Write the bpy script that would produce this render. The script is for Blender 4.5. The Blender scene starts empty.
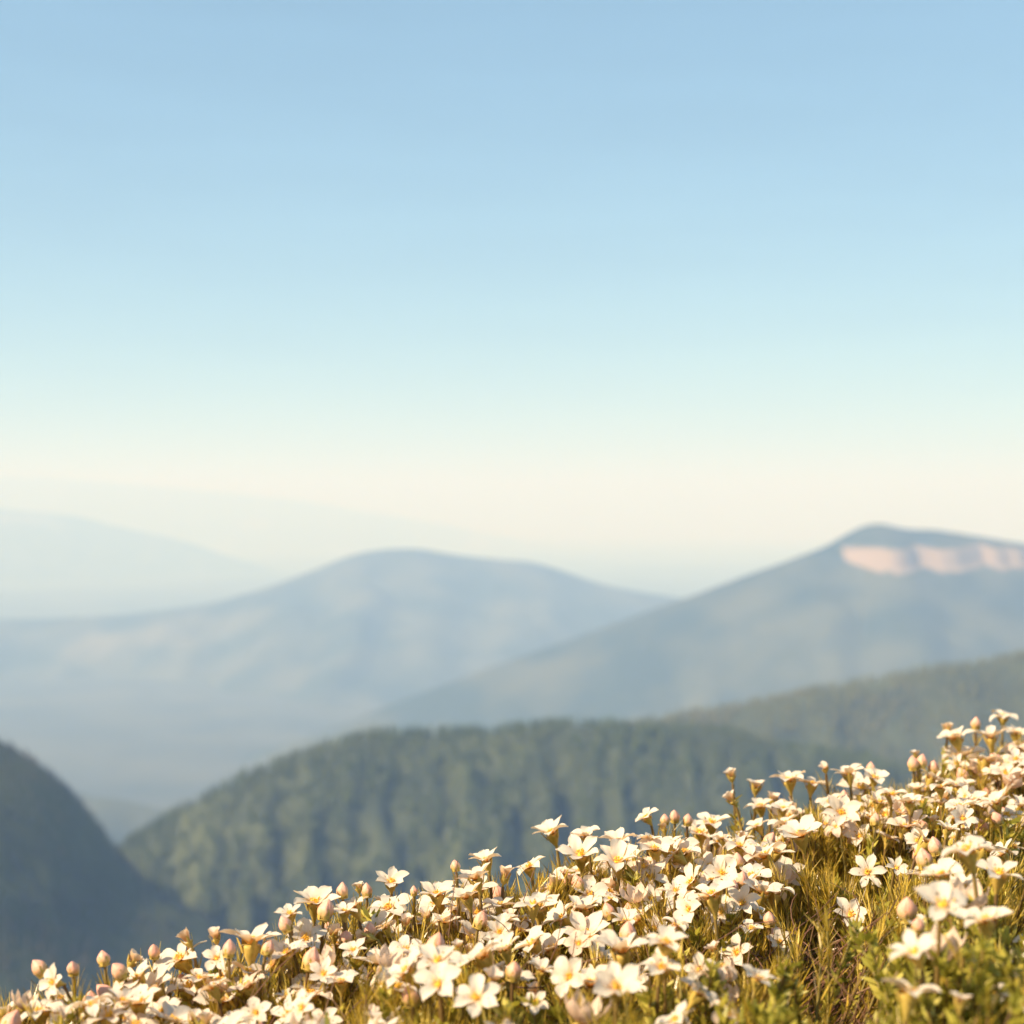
import bpy, math, random
import numpy as np
from mathutils import Vector, Matrix, Quaternion

random.seed(7)
rng = np.random.default_rng(11)
R = math.radians
S = bpy.context.scene
COL = S.collection
F = 1707.0            # focal length in picture widths of 1024
CX = CY = 512.0
SUN_EL, SUN_AZ = R(40), R(-116)      # azimuth clockwise from the view direction (+Y)
SUN_DIR = Vector((math.cos(SUN_EL) * math.sin(SUN_AZ), math.cos(SUN_EL) * math.cos(SUN_AZ), math.sin(SUN_EL)))


def at(x, y, d):
    """point seen at pixel x, y at depth d (camera at the origin looking along +Y)"""
    return Vector(((x - CX) / F * d, d, (CY - y) / F * d))


# ------------------------------------------------------------------ helpers
class MB:
    """collects vertices and faces (tris / quads) for one mesh"""
    def __init__(self):
        self.v, self.f, self.m, self.n = [], [], [], 0

    def add(self, verts, faces, mat=0):
        verts = np.asarray(verts, dtype=np.float64).reshape(-1, 3)
        self.v.append(verts)
        o = self.n
        for q in faces:
            self.f.append(tuple(i + o for i in q))
            self.m.append(mat)
        self.n += len(verts)

    def mesh(self, name, mats, smooth=True):
        me = bpy.data.meshes.new(name)
        v = np.concatenate(self.v) if self.v else np.zeros((0, 3))
        np_mesh(me, v, self.f)
        for mt in mats:
            me.materials.append(mt)
        me.polygons.foreach_set('material_index', self.m)
        me.polygons.foreach_set('use_smooth', [smooth] * len(self.f))
        me.update()
        return me


def np_mesh(me, v, faces):
    me.vertices.add(len(v))
    me.vertices.foreach_set('co', np.asarray(v, dtype=np.float32).ravel())
    tot = np.array([len(q) for q in faces], dtype=np.int32)
    start = np.zeros(len(faces), dtype=np.int32)
    start[1:] = np.cumsum(tot)[:-1]
    idx = np.fromiter((i for q in faces for i in q), dtype=np.int32, count=int(tot.sum()))
    me.loops.add(len(idx))
    me.loops.foreach_set('vertex_index', idx)
    me.polygons.add(len(faces))
    me.polygons.foreach_set('loop_start', start)
    me.polygons.foreach_set('loop_total', tot)
    me.update(calc_edges=True)


def np_mesh_uniform(name, v, faces, mat, smooth=True):
    """faces: (n, k) array, all of the same size k"""
    me = bpy.data.meshes.new(name)
    n, k = faces.shape
    me.vertices.add(len(v))
    me.vertices.foreach_set('co', np.asarray(v, dtype=np.float32).ravel())
    me.loops.add(n * k)
    me.loops.foreach_set('vertex_index', faces.astype(np.int32).ravel())
    me.polygons.add(n)
    me.polygons.foreach_set('loop_start', np.arange(n, dtype=np.int32) * k)
    me.polygons.foreach_set('loop_total', np.full(n, k, dtype=np.int32))
    me.polygons.foreach_set('use_smooth', np.full(n, smooth, dtype=bool))
    me.update(calc_edges=True)
    me.materials.append(mat)
    return me


def link(name, me, parent=None, loc=(0, 0, 0), rot=None, scale=1.0):
    o = bpy.data.objects.new(name, me)
    COL.objects.link(o)
    o.location = loc
    if rot is not None:
        o.rotation_mode = 'QUATERNION'
        o.rotation_quaternion = rot
    o.scale = (scale,) * 3
    if parent:
        o.parent = parent
    return o


def vnoise(x, y, seed=0):
    """smooth 2-D value noise, -1..1, vectorised"""
    xi, yi = np.floor(x).astype(np.int64), np.floor(y).astype(np.int64)
    fx, fy = x - xi, y - yi
    fx, fy = fx * fx * fx * (fx * (fx * 6 - 15) + 10), fy * fy * fy * (fy * (fy * 6 - 15) + 10)

    def h(a, b):
        n = (a * 374761393 + b * 668265263 + seed * 1442695041) & 0x7fffffff
        n = ((n ^ (n >> 13)) * 1274126177) & 0x7fffffff
        n = n ^ (n >> 16)
        return (n & 0xffff) / 32767.5 - 1.0
    a = h(xi, yi) * (1 - fx) + h(xi + 1, yi) * fx
    b = h(xi, yi + 1) * (1 - fx) + h(xi + 1, yi + 1) * fx
    return a * (1 - fy) + b * fy


def fbm(x, y, seed=0, octv=4, gain=.5):
    s, a = 0, 1.0
    for k in range(octv):
        s = s + a * vnoise(x * 2 ** k + 17.3 * k, y * 2 ** k - 9.1 * k, seed + k)
        a *= gain
    return s


def interp(pts, x):
    p = np.array(pts, dtype=float)
    # smooth (monotone-ish) interpolation: linear, then softened by averaging neighbours
    xs = np.asarray(x, dtype=float)
    s = 0
    for dx in (-14, -7, 0, 7, 14):
        s = s + np.interp(xs + dx, p[:, 0], p[:, 1])
    return s / 5


# ------------------------------------------------------------------ materials
def new_mat(name):
    m = bpy.data.materials.new(name)
    m.use_nodes = True
    nt = m.node_tree
    nt.nodes.clear()
    return m, nt.nodes, nt.links


def ramp(nodes, stops):
    r = nodes.new('ShaderNodeValToRGB')
    e = r.color_ramp.elements
    while len(e) < len(stops):
        e.new(.5)
    for k, (p, c) in enumerate(stops):
        e[k].position = p
        e[k].color = (*c, 1)
    return r


def leaf_material(name, stops, rough=.45, trans=.3, spec=.5, patch=None):
    m, N, L = new_mat(name)
    out = N.new('ShaderNodeOutputMaterial')
    geo = N.new('ShaderNodeNewGeometry')
    cr = ramp(N, stops)
    L.new(geo.outputs['Random Per Island'], cr.inputs[0])
    p = N.new('ShaderNodeBsdfPrincipled')
    p.inputs['Roughness'].default_value = rough
    p.inputs['Specular IOR Level'].default_value = spec
    col = cr.outputs[0]
    if patch:           # stands of another kind of tree
        tc = N.new('ShaderNodeTexCoord')
        no = N.new('ShaderNodeTexNoise'); no.inputs['Scale'].default_value = patch[0]; no.inputs['Detail'].default_value = 3
        L.new(tc.outputs['Object'], no.inputs['Vector'])
        pr = ramp(N, [(.50, (0, 0, 0)), (.62, (1, 1, 1))])
        L.new(no.outputs[0], pr.inputs[0])
        mc = N.new('ShaderNodeMix'); mc.data_type = 'RGBA'
        L.new(pr.outputs[0], mc.inputs[0]); L.new(col, mc.inputs[6]); mc.inputs[7].default_value = (*patch[1], 1)
        col = mc.outputs[2]
    L.new(col, p.inputs['Base Color'])
    t = N.new('ShaderNodeBsdfTranslucent')
    L.new(col, t.inputs['Color'])
    mx = N.new('ShaderNodeMixShader')
    mx.inputs[0].default_value = trans
    L.new(p.outputs[0], mx.inputs[1])
    L.new(t.outputs[0], mx.inputs[2])
    L.new(mx.outputs[0], out.inputs[0])
    return m


def petal_material(name, face_in, face_out, back_in, back_out):
    """white petal, warmer near the throat, pink-flushed on its outside"""
    m, N, L = new_mat(name)
    out = N.new('ShaderNodeOutputMaterial')
    tc = N.new('ShaderNodeTexCoord')
    ln = N.new('ShaderNodeVectorMath'); ln.operation = 'LENGTH'
    L.new(tc.outputs['Object'], ln.inputs[0])
    noi = N.new('ShaderNodeTexNoise'); noi.inputs['Scale'].default_value = 7
    noi.inputs['Detail'].default_value = 3
    L.new(tc.outputs['Object'], noi.inputs['Vector'])
    ad = N.new('ShaderNodeMath'); ad.operation = 'MULTIPLY_ADD'
    ad.inputs[1].default_value = .22; ad.inputs[2].default_value = -.11
    L.new(noi.outputs[0], ad.inputs[0])
    sm = N.new('ShaderNodeMath'); sm.operation = 'ADD'
    L.new(ln.outputs['Value'], sm.inputs[0]); L.new(ad.outputs[0], sm.inputs[1])
    rf = ramp(N, [(.05, face_in), (.20, face_out), (.55, face_out)])
    rb = ramp(N, [(.08, back_in), (.50, back_out)])
    L.new(sm.outputs[0], rf.inputs[0]); L.new(sm.outputs[0], rb.inputs[0])
    geo = N.new('ShaderNodeNewGeometry')
    mixc = N.new('ShaderNodeMix'); mixc.data_type = 'RGBA'
    L.new(geo.outputs['Backfacing'], mixc.inputs[0])
    L.new(rf.outputs[0], mixc.inputs[6]); L.new(rb.outputs[0], mixc.inputs[7])
    p = N.new('ShaderNodeBsdfPrincipled')
    p.inputs['Roughness'].default_value = .55
    p.inputs['Specular IOR Level'].default_value = .25
    L.new(mixc.outputs[2], p.inputs['Base Color'])
    t = N.new('ShaderNodeBsdfTranslucent')
    L.new(rb.outputs[0], t.inputs['Color'])
    bm = N.new('ShaderNodeBump'); bm.inputs['Strength'].default_value = .08; bm.inputs['Distance'].default_value = .02
    L.new(noi.outputs[0], bm.inputs['Height'])
    L.new(bm.outputs[0], p.inputs['Normal'])
    mx = N.new('ShaderNodeMixShader'); mx.inputs[0].default_value = .40
    L.new(p.outputs[0], mx.inputs[1]); L.new(t.outputs[0], mx.inputs[2])
    L.new(mx.outputs[0], out.inputs[0])
    return m


def noise_mat(name, stops, scale, rough=.8, bump=0.0, coord='Object', spec=.3, stretch=None):
    m, N, L = new_mat(name)
    out = N.new('ShaderNodeOutputMaterial')
    tc = N.new('ShaderNodeTexCoord')
    src = tc.outputs[coord]
    if stretch:
        mp = N.new('ShaderNodeMapping'); mp.inputs['Scale'].default_value = stretch
        L.new(src, mp.inputs[0]); src = mp.outputs[0]
    noi = N.new('ShaderNodeTexNoise'); noi.inputs['Scale'].default_value = scale
    noi.inputs['Detail'].default_value = 5; noi.inputs['Roughness'].default_value = .6
    L.new(src, noi.inputs['Vector'])
    cr = ramp(N, stops)
    L.new(noi.outputs[0], cr.inputs[0])
    p = N.new('ShaderNodeBsdfPrincipled')
    p.inputs['Roughness'].default_value = rough
    p.inputs['Specular IOR Level'].default_value = spec
    L.new(cr.outputs[0], p.inputs['Base Color'])
    if bump:
        b = N.new('ShaderNodeBump'); b.inputs['Strength'].default_value = 1; b.inputs['Distance'].default_value = bump
        L.new(noi.outputs[0], b.inputs['Height']); L.new(b.outputs[0], p.inputs['Normal'])
    L.new(p.outputs[0], out.inputs[0])
    return m


M_PETAL = petal_material('petal', (.90, .68, .34), (.94, .83, .66), (.80, .46, .14), (.95, .72, .48))
M_PETAL_CUP = petal_material('petal_opening', (.86, .60, .30), (.90, .78, .64), (.70, .42, .14), (.88, .62, .38))
M_BUD = noise_mat('bud', [(.3, (.74, .30, .20)), (.7, (.86, .50, .34))], 4, .5, coord='Object')
_n, _l = M_BUD.node_tree.nodes, M_BUD.node_tree.links      # greenish gold at the foot of the bud, flushed towards its tip
_p = next(q for q in _n if q.type == 'BSDF_PRINCIPLED')
_src = _p.inputs['Base Color'].links[0].from_socket
_tc = next(q for q in _n if q.type == 'TEX_COORD')
_sep = _n.new('ShaderNodeSeparateXYZ'); _l.new(_tc.outputs['Object'], _sep.inputs[0])
_rp = ramp(_n, [(.10, (0, 0, 0)), (.75, (1, 1, 1))]); _l.new(_sep.outputs['Z'], _rp.inputs[0])
_mx = _n.new('ShaderNodeMix'); _mx.data_type = 'RGBA'
_l.new(_rp.outputs[0], _mx.inputs[0]); _mx.inputs[6].default_value = (.66, .46, .14, 1); _l.new(_src, _mx.inputs[7])
_l.new(_mx.outputs[2], _p.inputs['Base Color'])
M_CENTRE = noise_mat('stamens', [(.3, (.85, .40, .03)), (.7, (.95, .62, .08))], 30, .6)
M_CALYX = noise_mat('calyx', [(.3, (.38, .28, .045)), (.7, (.64, .42, .10))], 6, .5)
M_STEM = leaf_material('stem', [(0, (.13, .065, .022)), (.5, (.24, .15, .04)), (1, (.32, .26, .07))], .5, .05)
M_TWIG = leaf_material('twig', [(0, (.11, .045, .025)), (.6, (.20, .085, .04)), (1, (.33, .19, .09))], .6, .0)
M_STRAW = leaf_material('needle_leaf', [(0, (.12, .075, .006)), (.35, (.38, .255, .02)), (.7, (.64, .43, .045)), (1, (.88, .64, .15))], .30, .22, .8)
M_GREEN = leaf_material('green_leaf', [(0, (.18, .16, .015)), (.5, (.40, .35, .04)), (1, (.66, .54, .10))], .4, .32, .5)
M_SOIL = noise_mat('soil', [(.3, (.035, .022, .014)), (.7, (.12, .07, .04))], 30, .9, .01)
M_FOREST_FLOOR = noise_mat('forest_floor', [(.35, (.03, .04, .018)), (.65, (.075, .085, .03))], .012, .9, 0)
M_TREES = leaf_material('conifer', [(0, (.026, .042, .011)), (.5, (.066, .092, .018)), (1, (.135, .155, .034))], .7, .1, .2, (.014, (.080, .096, .024)))
M_TREES_PALE = leaf_material('mixed_wood', [(0, (.060, .068, .014)), (.5, (.135, .135, .028)), (1, (.20, .19, .045))], .7, .1, .2, (.010, (.17, .155, .05)))
M_TREES_BLUE_SHADE = leaf_material('conifer_blue_shade', [(0, (.010, .021, .030)), (.5, (.020, .038, .052)), (1, (.060, .065, .055))], .7, .05, .2, (.016, (.105, .085, .045)))  # blue shade of the left hill is put into the tree colour
M_VALLEY = noise_mat('valley_ground', [(.35, (.04, .05, .025)), (.65, (.10, .10, .05))], .002, .9)


def mountain_mat(name, dark, light, rock, big, small):
    """wooded slopes broken by pale clearings; the 'rock' attribute marks bare cliffs"""
    m, N, L = new_mat(name)
    out = N.new('ShaderNodeOutputMaterial')
    tc = N.new('ShaderNodeTexCoord')
    n1 = N.new('ShaderNodeTexNoise'); n1.inputs['Scale'].default_value = small
    n1.inputs['Detail'].default_value = 6
    L.new(tc.outputs['Object'], n1.inputs['Vector'])
    n2 = N.new('ShaderNodeTexNoise'); n2.inputs['Scale'].default_value = big
    n2.inputs['Detail'].default_value = 3
    L.new(tc.outputs['Object'], n2.inputs['Vector'])
    c1 = ramp(N, [(.38, dark), (.62, light)])
    L.new(n1.outputs[0], c1.inputs[0])
    c2 = ramp(N, [(.60, (0, 0, 0)), (.70, (1, 1, 1))])
    L.new(n2.outputs[0], c2.inputs[0])
    at_ = N.new('ShaderNodeAttribute'); at_.attribute_name = 'rock'
    c3 = ramp(N, [(.35, (0, 0, 0)), (.6, (1, 1, 1))])
    brk = N.new('ShaderNodeMath'); brk.operation = 'MULTIPLY_ADD'; brk.inputs[1].default_value = .35
    brk.inputs[2].default_value = -.12
    L.new(n1.outputs[0], brk.inputs[0])
    sm = N.new('ShaderNodeMath'); sm.operation = 'ADD'
    L.new(at_.outputs['Fac'], sm.inputs[0]); L.new(brk.outputs[0], sm.inputs[1])
    L.new(sm.outputs[0], c3.inputs[0])
    mxm = N.new('ShaderNodeMath'); mxm.operation = 'MULTIPLY_ADD'; mxm.inputs[1].default_value = .55
    L.new(c2.outputs[0], mxm.inputs[0]); L.new(c3.outputs[0], mxm.inputs[2])
    cl = N.new('ShaderNodeClamp'); L.new(mxm.outputs[0], cl.inputs[0])
    mix = N.new('ShaderNodeMix'); mix.data_type = 'RGBA'
    L.new(cl.outputs[0], mix.inputs[0]); L.new(c1.outputs[0], mix.inputs[6])
    mix.inputs[7].default_value = (*rock, 1)
    p = N.new('ShaderNodeBsdfPrincipled'); p.inputs['Roughness'].default_value = .9
    p.inputs['Specular IOR Level'].default_value = .1
    L.new(mix.outputs[2], p.inputs['Base Color'])
    L.new(p.outputs[0], out.inputs[0])
    return m


M_MOUNT = mountain_mat('mountain_woods', (.03, .045, .02), (.085, .09, .04), (.30, .225, .155), .0009, .004)
M_MOUNT_FAR = mountain_mat('far_mountain_woods', (.035, .05, .025), (.09, .095, .05), (.40, .34, .22), .0006, .003)

# ------------------------------------------------------------------ world, sun, camera
W = bpy.data.worlds.new('World')
S.world = W
W.use_nodes = True
N, L = W.node_tree.nodes, W.node_tree.links
bg = N['Background']
sky = N.new('ShaderNodeTexSky')
sky.sky_type = 'NISHITA'
sky.sun_disc = False
sky.sun_elevation = SUN_EL
sky.sun_rotation = SUN_AZ
sky.altitude = 900
sky.air_density = 1.0
sky.dust_density = 0.5
sky.ozone_density = 1.7
tint = N.new('ShaderNodeMix'); tint.data_type = 'RGBA'; tint.blend_type = 'MULTIPLY'; tint.inputs[0].default_value = 1
tint.inputs[7].default_value = (.79, .95, 1.02, 1)
L.new(sky.outputs[0], tint.inputs[6])
# barely visible streaks of high thin cloud
wtc = N.new('ShaderNodeTexCoord')
wmp = N.new('ShaderNodeMapping'); wmp.inputs['Scale'].default_value = (2.2, 2.2, 16)
wno = N.new('ShaderNodeTexNoise'); wno.inputs['Scale'].default_value = 2.4; wno.inputs['Detail'].default_value = 4
wmr = N.new('ShaderNodeMapRange'); wmr.inputs[1].default_value = .35; wmr.inputs[2].default_value = .7
wmr.inputs[3].default_value = .985; wmr.inputs[4].default_value = 1.055
wml = N.new('ShaderNodeMix'); wml.data_type = 'RGBA'; wml.blend_type = 'MULTIPLY'; wml.inputs[0].default_value = 1
L.new(wtc.outputs['Generated'], wmp.inputs[0]); L.new(wmp.outputs[0], wno.inputs['Vector'])
veil = N.new('ShaderNodeMix'); veil.data_type = 'RGBA'; veil.inputs[0].default_value = .36      # thin even veil high up
veil.inputs[7].default_value = (2.35, 4.2, 5.3, 1)
L.new(tint.outputs[2], veil.inputs[6])
L.new(wno.outputs[0], wmr.inputs[0]); L.new(veil.outputs[2], wml.inputs[6]); L.new(wmr.outputs[0], wml.inputs[7])
L.new(wml.outputs[2], bg.inputs[0])
bg.inputs[1].default_value = .080

ld = bpy.data.lights.new('sun', 'SUN')
ld.energy = 5.0
ld.angle = R(.55)
ld.color = (1.0, .855, .68)
sun = bpy.data.objects.new('sun', ld)
COL.objects.link(sun)
sun.rotation_mode = 'QUATERNION'
sun.rotation_quaternion = (-SUN_DIR).to_track_quat('-Z', 'Y')
sun.location = SUN_DIR * 50

cam = bpy.data.cameras.new('camera')
cam.lens = 60.0
cam.sensor_width = 36
cam.clip_start = .05
cam.clip_end = 200000
cam.dof.use_dof = True
cam.dof.focus_distance = 1.27
cam.dof.aperture_fstop = 7.2
cam.dof.aperture_blades = 7
co = bpy.data.objects.new('camera', cam)
COL.objects.link(co)
co.rotation_euler = (R(90), 0, 0)
S.camera = co

S.view_settings.view_transform = 'Standard'
S.view_settings.look = 'None'
S.view_settings.exposure = 0.82
S.view_settings.gamma = 1
S.cycles.volume_bounces = 1
S.cycles.max_bounces = 8
S.cycles.use_denoising = True
S.cycles.denoiser = 'OPENIMAGEDENOISE'

# ------------------------------------------------------------------ the land
VALLEY = -780.0
HALF = 50000.0


def struct(name, me):
    o = link(name, me)
    o['kind'] = 'structure'
    return o


# the valley floor, one sheet to the horizon
n = 160
g = np.linspace(-1, 1, n)
gx, gy = np.meshgrid(np.sign(g) * np.abs(g) ** 1.8 * HALF * .985, np.sign(g) * np.abs(g) ** 1.8 * HALF * .985)
gz = VALLEY + 35 * fbm(gx / 2600, gy / 2600, 3)
v = np.stack([gx, gy, gz], -1).reshape(-1, 3)
i = np.arange((n - 1) * n).reshape(n - 1, n)[:, :-1].ravel()
struct('valley_ground', np_mesh_uniform('valley_ground', v, np.stack([i, i + 1, i + n + 1, i + n], 1), M_VALLEY))


def ridge(name, mat, D, crest, x0, x1, nu, front, back, slope, slope_back, seed, gully, gully_len, rough,
          cliff=None, gst=4.0, rise_at=.22, swing=0.0, nv_f=90, nv_b=24):
    """a hill whose crest follows the profile `crest` (pixel x, pixel y) at depth D, falling `slope` towards us and
    `slope_back` away from us, cut by gullies that run down the fall line"""
    xs = np.linspace(x0, x1, nu)
    yc = interp(crest, xs)
    Dx = D * (1 + swing * (xs - 512) / 1000)
    X = (xs - CX) / F * Dx
    Zc = (CY - yc) / F * Dx
    t = np.concatenate([-np.linspace(1, 0, nv_b, endpoint=False) ** 1.5 * back, np.linspace(0, 1, nv_f) ** 1.35 * front])
    T, XX = np.meshgrid(t, X, indexing='ij')
    DD = np.broadcast_to(Dx, T.shape)
    ZC = np.broadcast_to(Zc, T.shape)
    soft = .06 * front
    run = np.where(T >= 0, np.sqrt(T * T + soft * soft) - soft, 0)
    runb = np.where(T < 0, np.sqrt(T * T + soft * soft) - soft, 0)
    Z = ZC - slope * run - slope_back * runb
    Y = DD - T
    rise = np.clip(np.abs(T) / (rise_at * front), 0, 1) ** (1 if rise_at < .3 else 2)
    warp = fbm(XX / gully_len * .4, T / gully_len * .35, seed + 20, 3) * .9
    gl = vnoise(XX / gully_len + warp, T / (gully_len * gst) + 3, seed) + .5 * vnoise(XX / gully_len * 2.3 + warp, T / (gully_len * gst * .6), seed + 5)
    Z = Z + gully * rise * (gl - .35) + rough * fbm(XX / (gully_len * .5), T / (gully_len * .5), seed + 9, 4) * (.12 + .88 * rise)
    rock = np.zeros_like(Z)
    if cliff:
        for (cx0, cx1, ytop, drop, width) in cliff:
            px = np.broadcast_to(xs, T.shape)
            inside = np.clip((px - cx0) / 10, 0, 1) * np.clip((cx1 - px) / 10, 0, 1)
            soft_in = np.clip((px - cx0 + 30) / 60, 0, 1) * np.clip((cx1 + 30 - px) / 60, 0, 1)
            lvl = (CY - ytop - 4.5 * fbm(xs / 26.0, xs * 0 + 4, seed + 31, 3)) / F * D
            below = (Z < lvl[None]) & (T > 0)
            tc = t[np.argmax(below, axis=0)]
            wob = np.broadcast_to(tc[None], T.shape)
            st = np.clip((T - wob) / width, 0, 1)
            Z = Z - soft_in * drop * st * (T > 0)
            ragged = .22 * fbm(px / 5.0, T / 160.0, seed + 40, 3)
            rock = np.maximum(rock, .92 * inside * np.where(T < wob - 6, 0, np.clip(1.45 - (T - wob) / (width * 1.35) + ragged, 0, 1)))
    floor = VALLEY - 60
    Z = np.maximum(Z, floor)
    Zs = Z
    nv = len(t)
    v = np.stack([XX, Y, Zs], -1).reshape(-1, 3)
    i = np.arange((nv - 1) * nu).reshape(nv - 1, nu)[:, :-1].ravel()
    me = np_mesh_uniform(name, v, np.stack([i, i + nu, i + nu + 1, i + 1], 1), mat)
    a = me.attributes.new('rock', 'FLOAT', 'POINT')
    a.data.foreach_set('value', rock.astype(np.float32).ravel())
    o = struct(name, me)
    return o, XX, Y, Zs, T


far_crest = [(-900, 505), (-300, 478), (0, 476), (60, 478), (130, 484), (220, 492), (300, 500), (360, 510), (430, 522), (520, 540),
             (600, 556), (700, 566), (800, 560), (1000, 548), (1300, 540), (1900, 545)]
ridge('far_mountains', M_MOUNT_FAR, 36000, far_crest, -900, 1900, 260, 4600, 5000, .26, .25, 1, 160, 2600, 30)
ridge('pale_mountains', M_MOUNT_FAR, 22000, [(-900, 520), (-200, 506), (0, 508), (90, 520), (180, 540), (260, 566), (340, 590), (470, 602), (1900, 602)],
      -900, 1900, 260, 3000, 2000, .28, .3, 41, 150, 900, 35)
ridge('middle_mountain', M_MOUNT_FAR, 9000,
      [(-700, 640), (-200, 624), (0, 619), (60, 618), (130, 614), (200, 606), (260, 590), (325, 566), (350, 555), (390, 548), (425, 549), (450, 555),
       (490, 559), (530, 561), (560, 570), (600, 584), (640, 592), (690, 600), (760, 612), (1000, 650), (1600, 660)],
      -700, 1700, 320, 3000, 2200, .36, .4, 7, 85, 430, 20)
ridge('right_mountain', M_MOUNT, 5500,
      [(-100, 830), (200, 770), (330, 728), (430, 690), (500, 664), (570, 640), (640, 614), (690, 597), (740, 578), (790, 560), (822, 549),
       (838, 541), (850, 532), (862, 525), (878, 522), (892, 525), (905, 531), (925, 529), (945, 531), (985, 538), (1024, 543), (1100, 560), (1200, 545), (1400, 575), (1800, 620)],
      -100, 1800, 420, 1700, 1500, .50, .5, 13, 50, 190, 9,
      cliff=[(831, 1150, 548, 44, 34)], rise_at=.5, nv_f=260)
ridge('valley_hill', M_MOUNT, 3600, [(-300, 800), (0, 792), (60, 794), (100, 800), (150, 806), (260, 830), (500, 900), (700, 960)],
      -300, 700, 200, 1000, 900, .4, .4, 17, 30, 160, 8)

right_hill, *RH = ridge('right_wooded_hill', M_FOREST_FLOOR, 2050,
      [(300, 800), (450, 765), (560, 742), (640, 727), (690, 717), (760, 703), (850, 688), (930, 672), (1024, 657), (1200, 640), (1500, 660), (1900, 720)],
      300, 1900, 300, 760, 500, .42, .45, 23, 20, 60, 4)
wood_hill, *WH = ridge('wooded_hill', M_FOREST_FLOOR, 1550,
      [(-420, 1019), (-200, 994), (0, 939), (60, 899), (110, 859), (150, 831), (200, 802), (240, 783), (280, 766), (310, 752), (340, 743), (370, 739), (400, 739), (450, 738),
       (500, 733), (530, 729), (560, 727), (600, 729), (650, 731), (700, 731), (740, 739), (780, 747), (830, 757), (900, 769), (1024, 781), (1500, 839)],
      -420, 1500, 340, 640, 420, .56, .5, 29, 19, 15, 1.4, gst=11)
left_hill, *LH = ridge('shaded_hill', M_FOREST_FLOOR, 1180,
      [(-900, 690), (-400, 640), (-160, 660), (-80, 695), (0, 744), (40, 770), (75, 802), (100, 838), (120, 866), (150, 890), (180, 907), (215, 928), (270, 965), (330, 1010), (420, 1090), (700, 1250)],
      -900, 700, 300, 500, 420, .60, .6, 37, 12, 45, 3)


def forest(name, label, grid, n, tmin, tmax, h0, h1, mat, seed, xr):
    """a wood read as one mass: every tree a small ragged three-tier conifer"""
    XX, YY, ZZ, TT = grid
    r = np.random.default_rng(seed)
    nv, nu = XX.shape
    t = TT[:, 0]
    tt = r.uniform(tmin, tmax, n)
    uu = r.uniform(xr[0], xr[1], n) * (nu - 1)
    vi = np.clip(np.searchsorted(t, tt) - 1, 0, nv - 2)
    fv = (tt - t[vi]) / (t[vi + 1] - t[vi])
    ui = np.clip(uu.astype(int), 0, nu - 2)
    fu = uu - ui

    def bil(A):
        return (A[vi, ui] * (1 - fu) + A[vi, ui + 1] * fu) * (1 - fv) + (A[vi + 1, ui] * (1 - fu) + A[vi + 1, ui + 1] * fu) * fv
    px, py, pz = bil(XX), bil(YY), bil(ZZ)
    keep = vnoise(px / 55, py / 55, seed) + .6 * vnoise(px / 18, py / 18, seed + 1) > -.85
    px, py, pz = px[keep], py[keep], pz[keep]
    n = len(px)
    H = r.uniform(h0, h1, n) * (1 + .25 * vnoise(px / 40, py / 40, seed + 3))
    wd = H * r.uniform(.10, .18, n)
    k = 6
    tiers = [(.06, 1.0, .52), (.34, .74, .78), (.60, .46, 1.02)]
    V, Fc = [], []
    for (z0, w, z1) in tiers:
        a = r.uniform(0, 6.28, n)[:, None] + np.arange(k)[None] * (2 * math.pi / k) + r.uniform(-.25, .25, (n, k))
        rr = wd[:, None] * w * r.uniform(.65, 1.2, (n, k))
        ring = np.stack([px[:, None] + rr * np.cos(a), py[:, None] + rr * np.sin(a),
                         pz[:, None] + H[:, None] * (z0 + r.uniform(-.06, .06, (n, k)))], -1)
        top = np.stack([px + r.normal(0, .02, n) * H, py + r.normal(0, .02, n) * H, pz + H * z1], -1)[:, None]
        V.append(np.concatenate([ring, top], 1))
    V = np.concatenate(V, 1)                       # n, 3*(k+1), 3
    per = 3 * (k + 1)
    f = []
    for q in range(3):
        o = q * (k + 1)
        for j in range(k):
            f.append((o + j, o + (j + 1) % k, o + k))
    f = np.array(f)
    faces = (np.arange(n)[:, None, None] * per + f[None]).reshape(-1, 3)
    me = np_mesh_uniform(name, V.reshape(-1, 3), faces, mat, smooth=False)
    o = link(name, me)
    o['kind'] = 'stuff'
    o['label'] = label
    o['category'] = 'forest'
    return o


forest('forest', 'dense conifer forest covering the long wooded hill behind the flowers', WH, 24000, -50, 400, 8, 13.5, M_TREES, 5, (.02, .98))
forest('forest', 'olive green wood on the farther hill sloping up to the right', RH, 20000, -70, 600, 8, 13, M_TREES_PALE, 6, (.02, .75))
forest('forest', 'dark wood on the steep shaded hill at the left edge', LH, 16000, -50, 380, 3.6, 6.5, M_TREES_BLUE_SHADE, 8, (.15, .98))

# ------------------------------------------------------------------ the air
m, N, L = new_mat('haze')
out = N.new('ShaderNodeOutputMaterial')
pv = N.new('ShaderNodeVolumePrincipled')
pv.inputs['Color'].default_value = (.37, .57, 1.0, 1)
pv.inputs['Absorption Color'].default_value = (1, 1, 1, 1)
pv.inputs['Density'].default_value = 1.75e-4
pv.inputs['Density Attribute'].default_value = ''
pv.inputs['Anisotropy'].default_value = .0
L.new(pv.outputs[0], out.inputs['Volume'])
zb, zt = VALLEY - 130, 880
me = bpy.data.meshes.new('haze')
b = HALF + 60
me.from_pydata([(x, y, z) for z in (zb, zt) for y in (-b, b) for x in (-b, b)], [],
               [(0, 2, 3, 1), (4, 5, 7, 6), (0, 1, 5, 4), (2, 6, 7, 3), (0, 4, 6, 2), (1, 3, 7, 5)])
me.materials.append(m)
hz = link('haze', me)
hz['kind'] = 'stuff'

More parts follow.
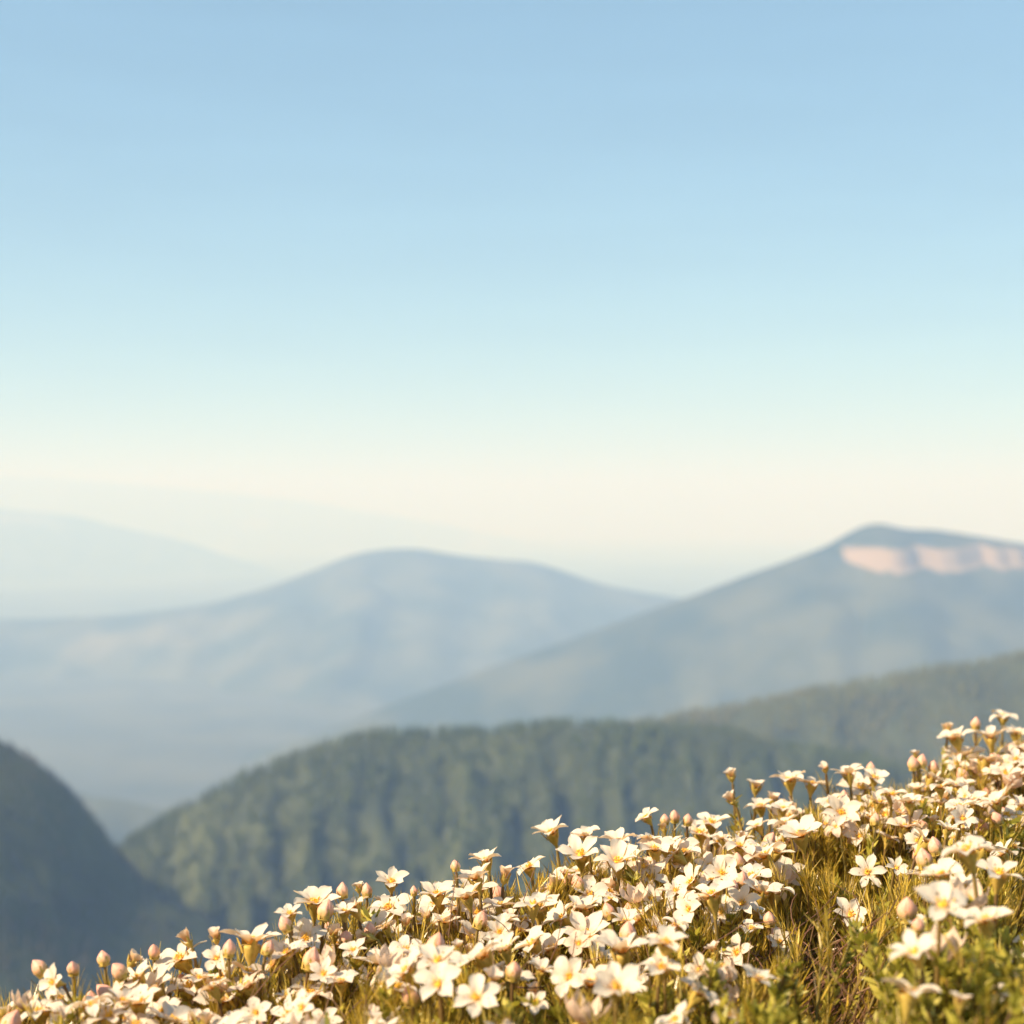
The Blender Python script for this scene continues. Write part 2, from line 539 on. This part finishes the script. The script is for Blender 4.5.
# ------------------------------------------------------------------ flowers: shared meshes, one unit wide
def petal(mb, ang, length, width, pitch, curl, twist, fold, r0, rr, tipsharp=.6, roll=0.0):
    nt, ns = 8, 6
    P = []
    # centre line in the (r, z) plane
    r_, z_ = r0, .0
    a = pitch
    cl = []
    for k in range(nt + 1):
        cl.append((r_, z_, a))
        ds = length / nt
        r_ += math.cos(a) * ds
        z_ += math.sin(a) * ds
        a -= curl / nt * (1 + .6 * k / nt)
    ca, sa = math.cos(ang), math.sin(ang)
    for k, (r_, z_, a) in enumerate(cl):
        t = k / nt
        w = width * (.34 + .66 * math.sin(math.pi * min(1, .10 + .78 * t) * .72)) * (1 - max(0, (t - .62) / .38) ** 2.2 * min(.97, .55 + .4 * tipsharp))
        for s in range(ns + 1):
            q = s / ns * 2 - 1
            lift = fold * w * (abs(q) ** 1.6) + .010 * math.sin(9 * t + 5 * q + rr)
            tt = twist * t * q * w
            side = q * w * .5
            fwd = -.07 * length * abs(q) ** 2 * t
            x = (r_ + fwd * math.cos(a)) - math.sin(a) * (lift + tt)
            z = (z_ + fwd * math.sin(a)) + math.cos(a) * (lift + tt)
            P.append((x * ca - side * sa, x * sa + side * ca, z))
    f = []
    for k in range(nt):
        for s in range(ns):
            o = k * (ns + 1) + s
            f.append((o, o + ns + 1, o + ns + 2, o + 1))
    mb.add(P, f)


def lathe(mb, prof, n=10, mat=0, jit=0.0, rnd=None):
    V, f = [], []
    for k, (r_, z_) in enumerate(prof):
        for j in range(n):
            a = 2 * math.pi * j / n
            q = r_ * (1 + (rnd.uniform(-jit, jit) if rnd else 0))
            V.append((q * math.cos(a), q * math.sin(a), z_))
    for k in range(len(prof) - 1):
        for j in range(n):
            f.append((k * n + j, k * n + (j + 1) % n, (k + 1) * n + (j + 1) % n, (k + 1) * n + j))
    mb.add(V, f, mat)


def flip_up(me):
    """make the inner face of the petals the front face"""
    me.flip_normals()


def unit(me, w=1.0):
    v = np.array([q.co[:] for q in me.vertices])
    k = .5 * w / np.percentile(np.hypot(v[:, 0], v[:, 1]), 99)
    v *= k
    me.vertices.foreach_set('co', v.astype(np.float32).ravel())
    me.update()
    return me


def make_open(seed, npet, pitch, curl, wf=1.0):
    r = random.Random(seed)
    mb = MB()
    L0 = .47
    for k in range(npet):
        ang = 2 * math.pi * (k + r.uniform(-.10, .10)) / npet
        petal(mb, ang, L0 * r.uniform(.90, 1.08), (.325 if npet == 5 else .27) * wf * r.uniform(.85, 1.15),
              pitch + r.uniform(-.16, .16), curl + r.uniform(-.25, .35), r.uniform(-.25, .25), r.uniform(.05, .26), .035, r.uniform(0, 6),
              r.uniform(.35, 1.1))
    return unit(mb.mesh('flower', [M_PETAL]))


def make_cup(seed, npet, pitch):
    r = random.Random(seed)
    mb = MB()
    for k in range(npet):
        ang = 2 * math.pi * (k + r.uniform(-.10, .10)) / npet
        petal(mb, ang, r.uniform(.62, .76), .52 * r.uniform(.92, 1.1), pitch + r.uniform(-.12, .12), r.uniform(.1, .7),
              r.uniform(-.1, .1), r.uniform(.16, .30), .08, r.uniform(0, 6), r.uniform(0, .6))
    return unit(mb.mesh('flower', [M_PETAL_CUP]), .9)


def make_bud(seed):
    r = random.Random(seed)
    mb = MB()
    n, kk = 36, 12
    V, f = [], []
    hgt = r.uniform(1.15, 1.42)
    for k in range(kk + 1):
        t = k / kk
        rad = .5 * math.sin(math.pi * min(1, (.12 + .88 * t)) ** .85) ** .8 if t < 1 else .0
        rad = max(rad, .02)
        for j in range(n):
            a = 2 * math.pi * j / n
            sp = (a * 4 / (2 * math.pi) + .55 * t + .2 * math.sin(3 * a)) % 1.0
            q = rad * (.90 + .20 * sp ** .8)
            V.append((q * math.cos(a) + .10 * t * t * (seed % 3 - 1), q * math.sin(a), t * hgt))
    for k in range(kk):
        for j in range(n):
            f.append((k * n + j, k * n + (j + 1) % n, (k + 1) * n + (j + 1) % n, (k + 1) * n + j))
    mb.add(V, f)
    return mb.mesh('bud', [M_BUD])


def make_centre(seed):
    r = random.Random(seed)
    mb = MB()
    lathe(mb, [(.055, 0), (.062, .02), (.045, .045), (.001, .055)], 10)
    for k in range(16):
        a = r.uniform(0, 6.28); q = r.uniform(.02, .07); h = r.uniform(.06, .115)
        x, y = q * math.cos(a), q * math.sin(a)
        x2, y2 = x * 1.5, y * 1.5
        w = .008
        mb.add([(x - w, y, .03), (x + w, y, .03), (x, y + w, .03), (x2 - w, y2, h), (x2 + w, y2, h), (x2, y2 + w, h)],
               [(0, 1, 4, 3), (1, 2, 5, 4), (2, 0, 3, 5)])
        w = .018
        mb.add([(x2 - w, y2, h), (x2, y2 - w, h), (x2 + w, y2, h), (x2, y2 + w, h), (x2, y2, h + w), (x2, y2, h - w)],
               [(0, 1, 4), (1, 2, 4), (2, 3, 4), (3, 0, 4), (1, 0, 5), (2, 1, 5), (3, 2, 5), (0, 3, 5)])
    return mb.mesh('flower_centre', [M_CENTRE])


def make_calyx(seed, rad, top, depth, sep):
    """funnel below the petals with five pointed sepals hugging them"""
    r = random.Random(seed)
    mb = MB()
    lathe(mb, [(.030, -depth - .10), (.05, -depth), (rad * .62, -depth * .72), (rad, -depth * .25), (rad * 1.02, -.02), (rad * .5, -.012)], 12, jit=.06, rnd=r)
    for k in range(5):
        a = 2 * math.pi * (k + r.uniform(-.12, .12)) / 5
        ca, sa = math.cos(a), math.sin(a)
        w = rad * .75
        out = rad * sep
        V = []
        for t, ww in ((0, .55), (.35, 1.0), (.7, .7), (1, .05)):
            q = rad * .9 + out * t
            z = -depth * .45 + top * t
            for s in (-1, 0, 1):
                V.append(((q + .02 * (1 - abs(s))) * ca - s * w * .5 * ww * sa, (q + .02 * (1 - abs(s))) * sa + s * w * .5 * ww * ca, z))
        f = [(p * 3 + s, p * 3 + s + 1, p * 3 + s + 4, p * 3 + s + 3) for p in range(3) for s in range(2)]
        mb.add(V, f)
    return mb.mesh('calyx', [M_CALYX])


OPEN = [make_open(s, 5 if s % 3 else 6, pt, cu) for s, pt, cu in
        ((1, .42, .40), (2, .55, .55), (3, .38, .25), (4, .60, .75), (5, .30, .30), (6, .45, .20), (7, .62, .60), (8, .42, .65), (9, .55, .35), (10, .28, .2))] + [make_open(s, n_, pt, cu, wf) for s, n_, pt, cu, wf in
        ((11, 6, .45, .5, .80), (12, 5, .5, .3, .80), (13, 6, .58, .4, .85), (14, 5, .6, 1.4, .82), (15, 6, .68, .5, .95), (16, 5, .60, .2, .86))]
M_PETAL_OLD = petal_material('petal_fading', (.80, .54, .24), (.88, .70, .52), (.64, .38, .17), (.84, .60, .42))
OLD = []
for _q in (make_open(60, 5, .62, 1.9, .8), make_open(61, 6, .5, -.9, .78), make_open(62, 5, .3, 2.3, .7), OPEN[6].copy()):
    _q.materials[0] = M_PETAL_OLD
    OLD.append(_q)
CUP = [make_cup(s, 5, p) for s, p in ((21, 1.02), (22, 1.12), (23, .92), (24, 1.2))]
BUD = [make_bud(s) for s in (30, 31, 32, 33, 34)]
CENTRE = [make_centre(s) for s in (40, 41, 42)]
CAL_O = [make_calyx(s, .145, .24, .30, .62) for s in (50, 51, 52)]
CAL_C = [make_calyx(s, .20, .42, .34, .75) for s in (53, 54)]
CAL_B = [make_calyx(s, .47, .78, .20, .14) for s in (55, 56)]

# ------------------------------------------------------------------ the flowering bank
# kind, x, y, apparent width, lean (negative: faces left)
FLOWERS = '''
B 37 966 19 -40;B 73 966 16 0;B 103 956 15 -12;B 117 969 18 -35;F 50 982 36 -62;C 137 953 24 28;B 154 950 12 0;O 134 976 46 -25;O 178 954 54 -30
C 183 934 22 -35;O 12 1014 38 -8;O 60 1009 36 10;O 90 1002 46 -15;O 108 1012 50 0;O 124 998 40 10;C 45 1003 20 -20
C 214 931 20 -12;B 229 947 16 0;O 251 937 58 0;B 269 946 14 20;F 216 957 30 -10;C 222 985 20 10;O 286 994 30 -15;F 255 1012 34 -22;O 200 975 34 10
O 315 898 48 4;B 326 908 17 10;O 290 911 30 -4;B 284 923 14 -30;F 306 936 42 0;C 333 926 24 -5;O 285 949 40 -10;B 312 957 20 15;B 346 936 14 5;B 342 889 13 -5;O 344 909 28 -5
C 357 881 18 -12;B 367 889 13 0;O 391 879 34 0;O 352 904 36 -25;C 381 896 20 -8;O 388 904 45 -20;B 414 890 9 0;O 437 891 38 -5;O 466 894 36 -15;O 475 875 38 -15;O 485 858 33 -15
B 455 864 11 -10;O 443 916 32 -30;C 357 936 26 -80;O 383 926 30 -35;O 403 968 50 -38;O 437 957 50 -5;F 437 982 50 -10;O 480 952 52 -25;F 476 995 52 -5;C 496 971 28 20;B 410 993 22 -10;O 503 918 36 -5;C 458 941 16 0
O 550 830 37 -22;O 585 833 30 -15;C 566 843 22 -50;O 580 851 45 -5;O 617 858 45 -5;O 528 864 34 -16;C 506 869 22 10;O 533 901 40 0;C 563 869 14 -20;F 590 893 40 5;F 650 874 40 0;O 645 815 26 -32
O 618 839 34 -10;O 648 836 32 0;O 655 846 38 0;O 560 916 36 -45;F 651 897 26 10;B 665 818 11 0
O 585 932 54 -8;B 628 931 17 0;O 622 946 56 0;O 666 939 46 0;B 514 968 17 5;O 542 968 30 10;F 568 976 42 -52;F 617 984 54 0;O 663 964 46 10;F 535 1001 28 0;B 585 1019 16 0
B 675 815 13 0;B 688 818 12 5;O 712 819 37 0;C 663 823 15 -10;O 700 829 38 -5;O 666 843 40 -10;O 740 843 36 0;C 729 839 15 0;O 762 853 44 -25;F 788 874 42 0;F 722 871 38 -10;O 710 891 52 -12;B 738 859 12 0;B 742 878 15 -6;F 676 889 26 0;O 800 831 46 -12;O 785 821 30 -22;F 842 811 40 0
C 730 769 19 -10;C 757 778 24 5;C 728 795 18 -35;O 789 777 35 -8;O 812 781 31 6;C 824 764 15 -15;O 848 771 32 -10;B 871 767 10 0;O 862 784 48 -5;B 844 796 11 0;O 760 804 30 -8;C 774 793 18 10;O 783 806 26 -4
O 751 926 30 5;B 770 917 13 0;F 780 941 28 0;C 711 944 20 -25;C 723 963 19 0;O 720 974 33 0;C 828 947 24 15
F 851 913 38 0;F 868 871 38 -6;F 897 867 24 10;O 913 822 34 -20;O 948 827 26 10;F 917 839 28 -20;O 965 846 56 -20;O 940 871 42 -20;O 1000 869 50 5;F 943 901 60 0;O 986 916 50 -5;B 907 907 22 -6;B 919 923 14 0;O 913 949 50 -26;F 1018 987 30 -10;O 955 1006 26 0
O 1003 714 28 0;C 948 723 18 5;B 976 722 12 0;O 955 734 38 -15;O 990 734 34 -5;O 1016 731 28 0;O 962 752 44 0;O 985 757 36 5;O 957 762 30 -5;B 913 762 11 -5;B 922 760 11 12;B 933 765 12 0;C 915 749 15 -6
O 892 792 32 0;O 909 799 30 -5;O 1000 794 36 -38;O 1005 771 32 0;O 960 804 30 0;O 1016 757 26 0;O 880 800 30 10;O 875 775 28 5;O 830 800 30 -10;O 940 785 28 -5
'''
DEPTH = np.array([(0, 1010, 1.08), (150, 950, 1.13), (310, 900, 1.16), (390, 880, 1.30), (550, 830, 1.42), (700, 815, 1.5), (760, 775, 1.62), (860, 775, 1.6),
                  (950, 735, 1.75), (1010, 712, 1.85), (1000, 790, 1.6), (100, 1015, 1.0), (285, 990, 1.08), (255, 1010, 1.02), (440, 970, .96), (476, 1000, .92),
                  (617, 983, .90), (663, 955, .94), (560, 910, 1.17), (780, 873, 1.36), (700, 890, 1.16), (850, 912, 1.3), (868, 870, 1.4), (780, 940, 1.22),
                  (720, 965, 1.12), (965, 845, .97), (943, 900, .87), (913, 948, .84), (985, 915, .90), (828, 946, 1.3), (650, 873, 1.3), (915, 820, 1.45),
                  (955, 1005, .9), (590, 890, 1.28), (437, 900, 1.25)])


def depth(x, y):
    w = 1 / (((DEPTH[:, 0] - x) / 1.3) ** 2 + (DEPTH[:, 1] - y) ** 2 + 60) ** 1.5
    return float((w * DEPTH[:, 2]).sum() / w.sum())


# one shrub per entry: rough place in the bank (pixel), label
SHRUBS = [
    (50, 985, 'leftmost low shrub with two upright pink buds against the dark hill'),
    (155, 965, 'white flowering shrub with a broad tilted flower beside a furled pink one'),
    (240, 950, 'shrub carrying one wide flat white flower on a thick green cup'),
    (312, 918, 'shrub crowned by one large bright flower with pink buds tucked under its petals'),
    (380, 893, 'shrub with a small upright white flower beside two yellowish round buds'),
    (465, 885, 'shrub whose white flowers climb like a stair beside one lone bud'),
    (445, 975, 'blurred near shrub with two orange-eyed flowers in the bottom middle of the bank'),
    (560, 845, 'shrub with a tilted white flower standing clear against the wooded hill'),
    (625, 962, 'blurred near shrub with one orange-eyed flower facing out above fresh green leaves'),
    (668, 838, 'shrub with a flat sheet of white flowers and two round buds side by side'),
    (725, 878, 'shrub with two pointed pink buds, one above the other, beside large white flowers'),
    (762, 790, 'shrub with three half-open yellowish buds on thin stalks rising against the forest'),
    (850, 790, 'broad shrub topped by a wide white flower head above golden needle leaves'),
    (965, 745, 'topmost flowering shrub at the upper right end of the bank'),
    (862, 895, 'shrub with a lone open flower low on its golden side above a dark hollow'),
    (745, 948, 'straggling shrub with small half-open pinkish flowers among bare reddish twigs'),
    (955, 915, 'nearest blurred shrub at lower right with large soft flowers and green leaves'),
    (1008, 800, 'shrub at the right edge with a steeply tilted white flower above straw-coloured needles'),
    (270, 1000, 'low leafy shrub at the bottom edge below the wide flat flower'),
    (550, 935, 'shrub with long curled-back white petals in the middle of the bank'),
    (925, 770, 'shrub with a tight cluster of three pink buds on a leafy stem'),
]
GROUND = -.50


def ground_z(x, y):
    """near knoll: gentle around the shrubs, then dropping into the valley beyond them"""
    edge = 1.72 + .50 * np.clip(x / .6, -1.2, 1.4)
    over = np.maximum(0, y - edge)
    return (GROUND + .10 * np.clip(x, -.8, 1.2) * np.clip((y - .8), 0, 1) + .02 * fbm(x * 4, y * 4, 77, 3)
            - 1.1 * over ** 1.15)


flowers = []
for item in FLOWERS.replace('\n', ';').split(';'):
    if item.strip():
        k, x, y, w, lean = item.split()
        x, y, w, lean = float(x), float(y), float(w), float(lean)
        d = depth(x, y) * random.uniform(.985, 1.015)
        w *= {'O': 1.12, 'F': 1.08, 'C': 1.05, 'B': random.uniform(.75, .98)}[k]
        flowers.append([k, at(x, y, d), w * d / F, lean])

FP = np.array([f[1][:] for f in flowers])


def canopy(x, y):
    """height of the flower tops above plan point x, y, and the distance to the nearest listed flower"""
    d2 = (FP[:, 0] - x) ** 2 + (FP[:, 1] - y) ** 2
    w = 1 / (d2 + .0006) ** 2
    return float((w * FP[:, 2]).sum() / w.sum()), math.sqrt(d2.min())


SILH = [(-200, 1060), (0, 1012), (60, 998), (150, 975), (250, 962), (300, 935), (350, 918), (420, 903), (480, 888), (530, 892), (560, 872), (640, 855), (700, 845), (750, 828),
        (790, 812), (860, 800), (900, 795), (940, 772), (1024, 742), (1250, 690)]
SX, SY = np.array(SILH).T


def pix(p):
    return CX + F * p[0] / p[1], CY - F * p[2] / p[1]


def dark_hollow(px, py):
    return ((px - 850) / 58) ** 2 + ((py - 990) / 50) ** 2 < 1


# clump bases in plan
bases = []
for (x, y, lab) in SHRUBS:
    p = at(x, y, depth(x, y))
    bases.append(Vector((p.x, p.y, float(ground_z(p.x, p.y)))))
BP = np.array([b[:2] for b in bases])


def owner(p):
    d = (BP[:, 0] - p[0]) ** 2 * 1.0 + (BP[:, 1] - p[1]) ** 2 * .7
    return int(d.argmin())


# small flowers half sunk among the listed ones
extra = []
tries = 0
while len(extra) < 460 and tries < 60000:
    tries += 1
    x, y = random.uniform(-.50, .72), random.uniform(.82, 2.0)
    z, dn = canopy(x, y)
    if dn > .075:
        continue
    p = Vector((x, y, z - random.uniform(.002, .035)))
    px, py = pix(p)
    if not (-60 < px < 1090) or py < np.interp(px, SX, SY) - 2 or py > 1060 or dark_hollow(px, py):
        continue
    if 780 < px < 900 and 840 < py < 960:
        continue
    if py > np.interp(px, SX, SY) + 75 and random.random() < .76:
        continue
    if any((p - q[1]).length < .013 for q in extra):
        continue
    k = random.choices('OFCB', (.62, .13, .13, .12))[0]
    size = {'O': random.uniform(.019, .036), 'F': random.uniform(.017, .031), 'C': .015, 'B': random.uniform(.008, .012)}[k]
    extra.append([k, p, size, random.gauss(-8, 22)])

# leafy shoots with no flower, filling the bank
shoots = []
tries = 0
while len(shoots) < 3500 and tries < 60000:
    tries += 1
    cx_, cy_ = random.uniform(-.62, .86), random.uniform(.70, 2.15)
    drop = random.uniform(.004, .045)
    for _ in range(random.randint(4, 10)):
        x, y = random.gauss(cx_, .009), random.gauss(cy_, .011)
        z, dn = canopy(x, y)
        if dn > .085:
            continue
        p = Vector((x, y, z - drop - random.uniform(0, .03)))
        px, py = pix(p)
        if py < np.interp(px, SX, SY) + 1 or dark_hollow(px, py) or py > 1180:
            continue
        shoots.append(p)

stemV = [[] for _ in SHRUBS]      # stem polylines per shrub: (points, r0, r1)
needles = [[] for _ in SHRUBS]    # (pos, axis, length, width) arrays
greens = [[] for _ in SHRUBS]
twigs = [[] for _ in SHRUBS]
GREENISH = {6: .45, 8: .6, 16: .9, 0: .25, 18: .4, 15: .2, 17: .2, 14: .12, 20: .5, 2: .25, 3: .2, 19: .3, 11: .35, 13: .2, 10: .25}


def bez(a, b, c, n):
    t = np.linspace(0, 1, n)[:, None]
    return (1 - t) ** 2 * np.array(a) + 2 * t * (1 - t) * np.array(b) + t ** 2 * np.array(c)


def shoot(own, tip, tipdir, leafy, n_leaf, start, green):
    """a thin stem from the shrub's foot up to `tip`, dressed with leaves from `start` below the tip"""
    base = bases[own]
    foot = Vector((base.x + (tip.x - base.x) * .45, base.y + (tip.y - base.y) * .45, base.z - .01))
    ln = (tip - foot).length
    mid = tip - tipdir * ln * .5
    P = bez(foot, mid, tip, 9)
    stemV[own].append((P, .0017, .0012 if n_leaf == 46 else .0007))
    if not leafy:
        return
    T = rng.uniform(0, 1, n_leaf) ** 1.35
    dist = start + T * leafy
    # walk back from the tip
    seg = np.linalg.norm(np.diff(P[::-1], axis=0), axis=1)
    cum = np.concatenate([[0], np.cumsum(seg)])
    Q = P[::-1]
    pos = np.stack([np.interp(dist, cum, Q[:, k]) for k in range(3)], 1)
    ax = np.stack([np.interp(dist - .012, cum, Q[:, k]) for k in range(3)], 1) - pos
    ax /= np.linalg.norm(ax, axis=1)[:, None] + 1e-9
    ax = np.where(np.isfinite(ax), ax, [0, 0, 1])
    bad = np.linalg.norm(ax, axis=1) < .5
    ax[bad] = np.array(tipdir)
    rnd = rng.normal(0, 1, (n_leaf, 3))
    rnd -= (rnd * ax).sum(1)[:, None] * ax
    rnd /= np.linalg.norm(rnd, axis=1)[:, None]
    if green:
        sp = rng.uniform(.45, 1.0, n_leaf)[:, None]
        dirs = ax * np.cos(sp) + rnd * np.sin(sp)
        greens[own].append(np.concatenate([pos, dirs, rng.uniform(.006, .011, (n_leaf, 1)), rng.uniform(.0020, .0034, (n_leaf, 1))], 1))
    else:
        sp = rng.uniform(.18, .62, n_leaf)[:, None]
        dirs = ax * np.cos(sp) + rnd * np.sin(sp)
        needles[own].append(np.concatenate([pos, dirs, rng.uniform(.010, .024, (n_leaf, 1)), rng.uniform(.0005, .0010, (n_leaf, 1))], 1))


UP = Vector((0, 0, 1))
roots = []
for j, (x, y, lab) in enumerate(SHRUBS):
    e = bpy.data.objects.new('flowering_shrub', None)
    COL.objects.link(e)
    e.empty_display_size = .05
    e.location = bases[j]
    e['label'] = lab
    e['category'] = 'shrub'
    e['group'] = 'white flowering shrubs on the bank'
    roots.append(e)

for idx, (k, p, w, lean) in enumerate(flowers + extra):
    own = owner(p)
    root = roots[own]
    tilt = {'O': random.gauss(6, 7), 'F': random.gauss(39, 6), 'C': random.gauss(2, 8), 'B': random.gauss(2, 8)}[k]
    q = Quaternion((0, 1, 0), R(lean)) @ Quaternion((1, 0, 0), R(tilt)) @ Quaternion((0, 0, 1), random.uniform(0, 6.28))
    axis = q @ UP
    loc = p - bases[own]
    if k in 'OF':
        o = link('flower', random.choice(OLD if random.random() < (.0 if idx < len(flowers) else .17) else OPEN), root, loc - axis * w * .10, q, w)
        link('flower_centre', random.choice(CENTRE), o)
        link('calyx', random.choice(CAL_O), o)
        end = p - axis * w * .42
    elif k == 'C':
        s = w * .92
        o = link('flower', random.choice(CUP), root, loc - axis * s * .42, q, s)
        link('calyx', random.choice(CAL_C), o)
        end = p - axis * s * .84
    else:
        s = w
        o = link('bud', random.choice(BUD), root, loc - axis * s * .7, q, s)
        link('calyx', random.choice(CAL_B), o)
        end = p - axis * s * .93
    d = (axis * .8 + UP).normalized()
    gprob = GREENISH.get(own, .12)
    shoot(own, end, d, .085, 46, .010 + .3 * w, random.random() < gprob)

for p in shoots:
    own = owner(p)
    b = bases[own]
    out = Vector((p.x - b.x, p.y - b.y, 0)) * 2.6
    d = (UP + out + Vector((random.gauss(0, .22), random.gauss(0, .22), 0))).normalized()
    shoot(own, p, d, random.uniform(.06, .12), 62, .0, random.random() < GREENISH.get(own, .12))

# bare reddish twigs around the hollow and low in every shrub
for _ in range(620):
    if random.random() < .38:
        px, py = random.gauss(845, 80), random.uniform(900, 1040)
        d = random.uniform(1.12, 1.42)
    else:
        px, py = random.uniform(0, 1024), random.uniform(930, 1060)
        d = random.uniform(1.0, 1.3)
    if py < np.interp(px, SX, SY) + 40:
        continue
    tip = at(px, py, d)
    own = owner(tip)
    b = bases[own]
    foot = Vector((b.x + random.gauss(0, .05), b.y + random.gauss(0, .05), b.z))
    mid = (tip + foot) / 2 + Vector((random.gauss(0, .05), random.gauss(0, .05), random.uniform(-.04, .07)))
    if tip.z > foot.z + .01:
        P = bez(foot, mid, tip, 12)
        wig = np.cumsum(rng.normal(0, .005, (12, 3)), axis=0) * np.linspace(0, 1, 12)[:, None]
        twigs[own].append((P + wig, random.uniform(.0005, .0010), .0003))
        if random.random() < .6:
            c = Vector(P[random.randint(4, 9)])
            e2 = c + Vector((random.gauss(0, .03), random.gauss(0, .03), random.uniform(-.01, .05)))
            twigs[own].append((bez(c, (c + e2) / 2 + Vector((random.gauss(0, .01), 0, random.gauss(0, .01))), e2, 7), .0006, .00025))


def tubes(lines, k=5):
    """polylines -> one tube mesh (arrays)"""
    V, Fc, n = [], [], 0
    an = np.arange(k) * 2 * math.pi / k
    for (P, r0, r1) in lines:
        m_ = len(P)
        T = np.gradient(P, axis=0)
        T /= np.linalg.norm(T, axis=1)[:, None] + 1e-12
        ref = np.array([.31, .95, .05])
        A = np.cross(T, ref); A /= np.linalg.norm(A, axis=1)[:, None] + 1e-12
        B = np.cross(T, A)
        rad = np.linspace(r0, r1, m_)[:, None, None]
        ring = P[:, None] + rad * (np.cos(an)[None, :, None] * A[:, None] + np.sin(an)[None, :, None] * B[:, None])
        V.append(ring.reshape(-1, 3))
        a = np.arange(m_ - 1)[:, None] * k + np.arange(k)[None]
        b_ = np.arange(m_ - 1)[:, None] * k + (np.arange(k)[None] + 1) % k
        Fc.append(np.stack([a, b_, b_ + k, a + k], -1).reshape(-1, 4) + n)
        n += m_ * k
    return np.concatenate(V), np.concatenate(Fc)


def blades(A, droop, fat):
    """leaf blades: (pos, dir, length, width) rows -> two-quad strips ending in a narrow tip"""
    pos, d, ln, wd = A[:, :3], A[:, 3:6], A[:, 6:7], A[:, 7:8]
    n = len(A)
    side = np.cross(d, rng.normal(0, 1, (n, 3)))
    side /= np.linalg.norm(side, axis=1)[:, None] + 1e-12
    nor = np.cross(side, d)
    bend = nor * ln * rng.normal(0, droop, (n, 1))
    p1 = pos + d * ln * .5 + bend * .3
    p2 = pos + d * ln + bend
    V = np.stack([pos - side * wd * .3, pos + side * wd * .3, p1 - side * wd * fat, p1 + side * wd * fat,
                  p2 - side * wd * .12, p2 + side * wd * .12], 1).reshape(-1, 3)
    f = np.array([(0, 1, 3, 2), (2, 3, 5, 4)])
    return V, (np.arange(n)[:, None, None] * 6 + f[None]).reshape(-1, 4)


for j, root in enumerate(roots):
    off = np.array(bases[j])
    if stemV[j]:
        v, f = tubes(stemV[j], 4)
        link('stems', np_mesh_uniform('stems', v - off, f, M_STEM), root)
    if twigs[j]:
        v, f = tubes(twigs[j], 4)
        link('dry_twigs', np_mesh_uniform('dry_twigs', v - off, f, M_TWIG), root)
    if needles[j]:
        v, f = blades(np.concatenate(needles[j]), .12, .5)
        link('needle_leaves', np_mesh_uniform('needle_leaves', v - off, f, M_STRAW), root)
    if greens[j]:
        v, f = blades(np.concatenate(greens[j]), .25, .62)
        link('green_leaves', np_mesh_uniform('green_leaves', v - off, f, M_GREEN), root)

# the knoll the shrubs grow on: fine near the camera, running down into the valley on every side
n = 200
g = np.linspace(-1, 1, n)
sx = np.sign(g) * np.abs(g) ** 3 * 60
gx, gy = np.meshgrid(sx, sx + 1.0)
gz = ground_z(gx, gy) - .012 * np.maximum(0, -gy) ** 1.5 - .02 * np.maximum(0, np.abs(gx) - 2) ** 1.4
v = np.stack([gx, gy, np.maximum(gz, VALLEY)], -1).reshape(-1, 3)
i = np.arange((n - 1) * n).reshape(n - 1, n)[:, :-1].ravel()
struct('hillside', np_mesh_uniform('hillside', v, np.stack([i, i + 1, i + n + 1, i + n], 1), M_SOIL))
print('flowers', len(flowers), 'extra', len(extra), 'shoots', len(shoots))
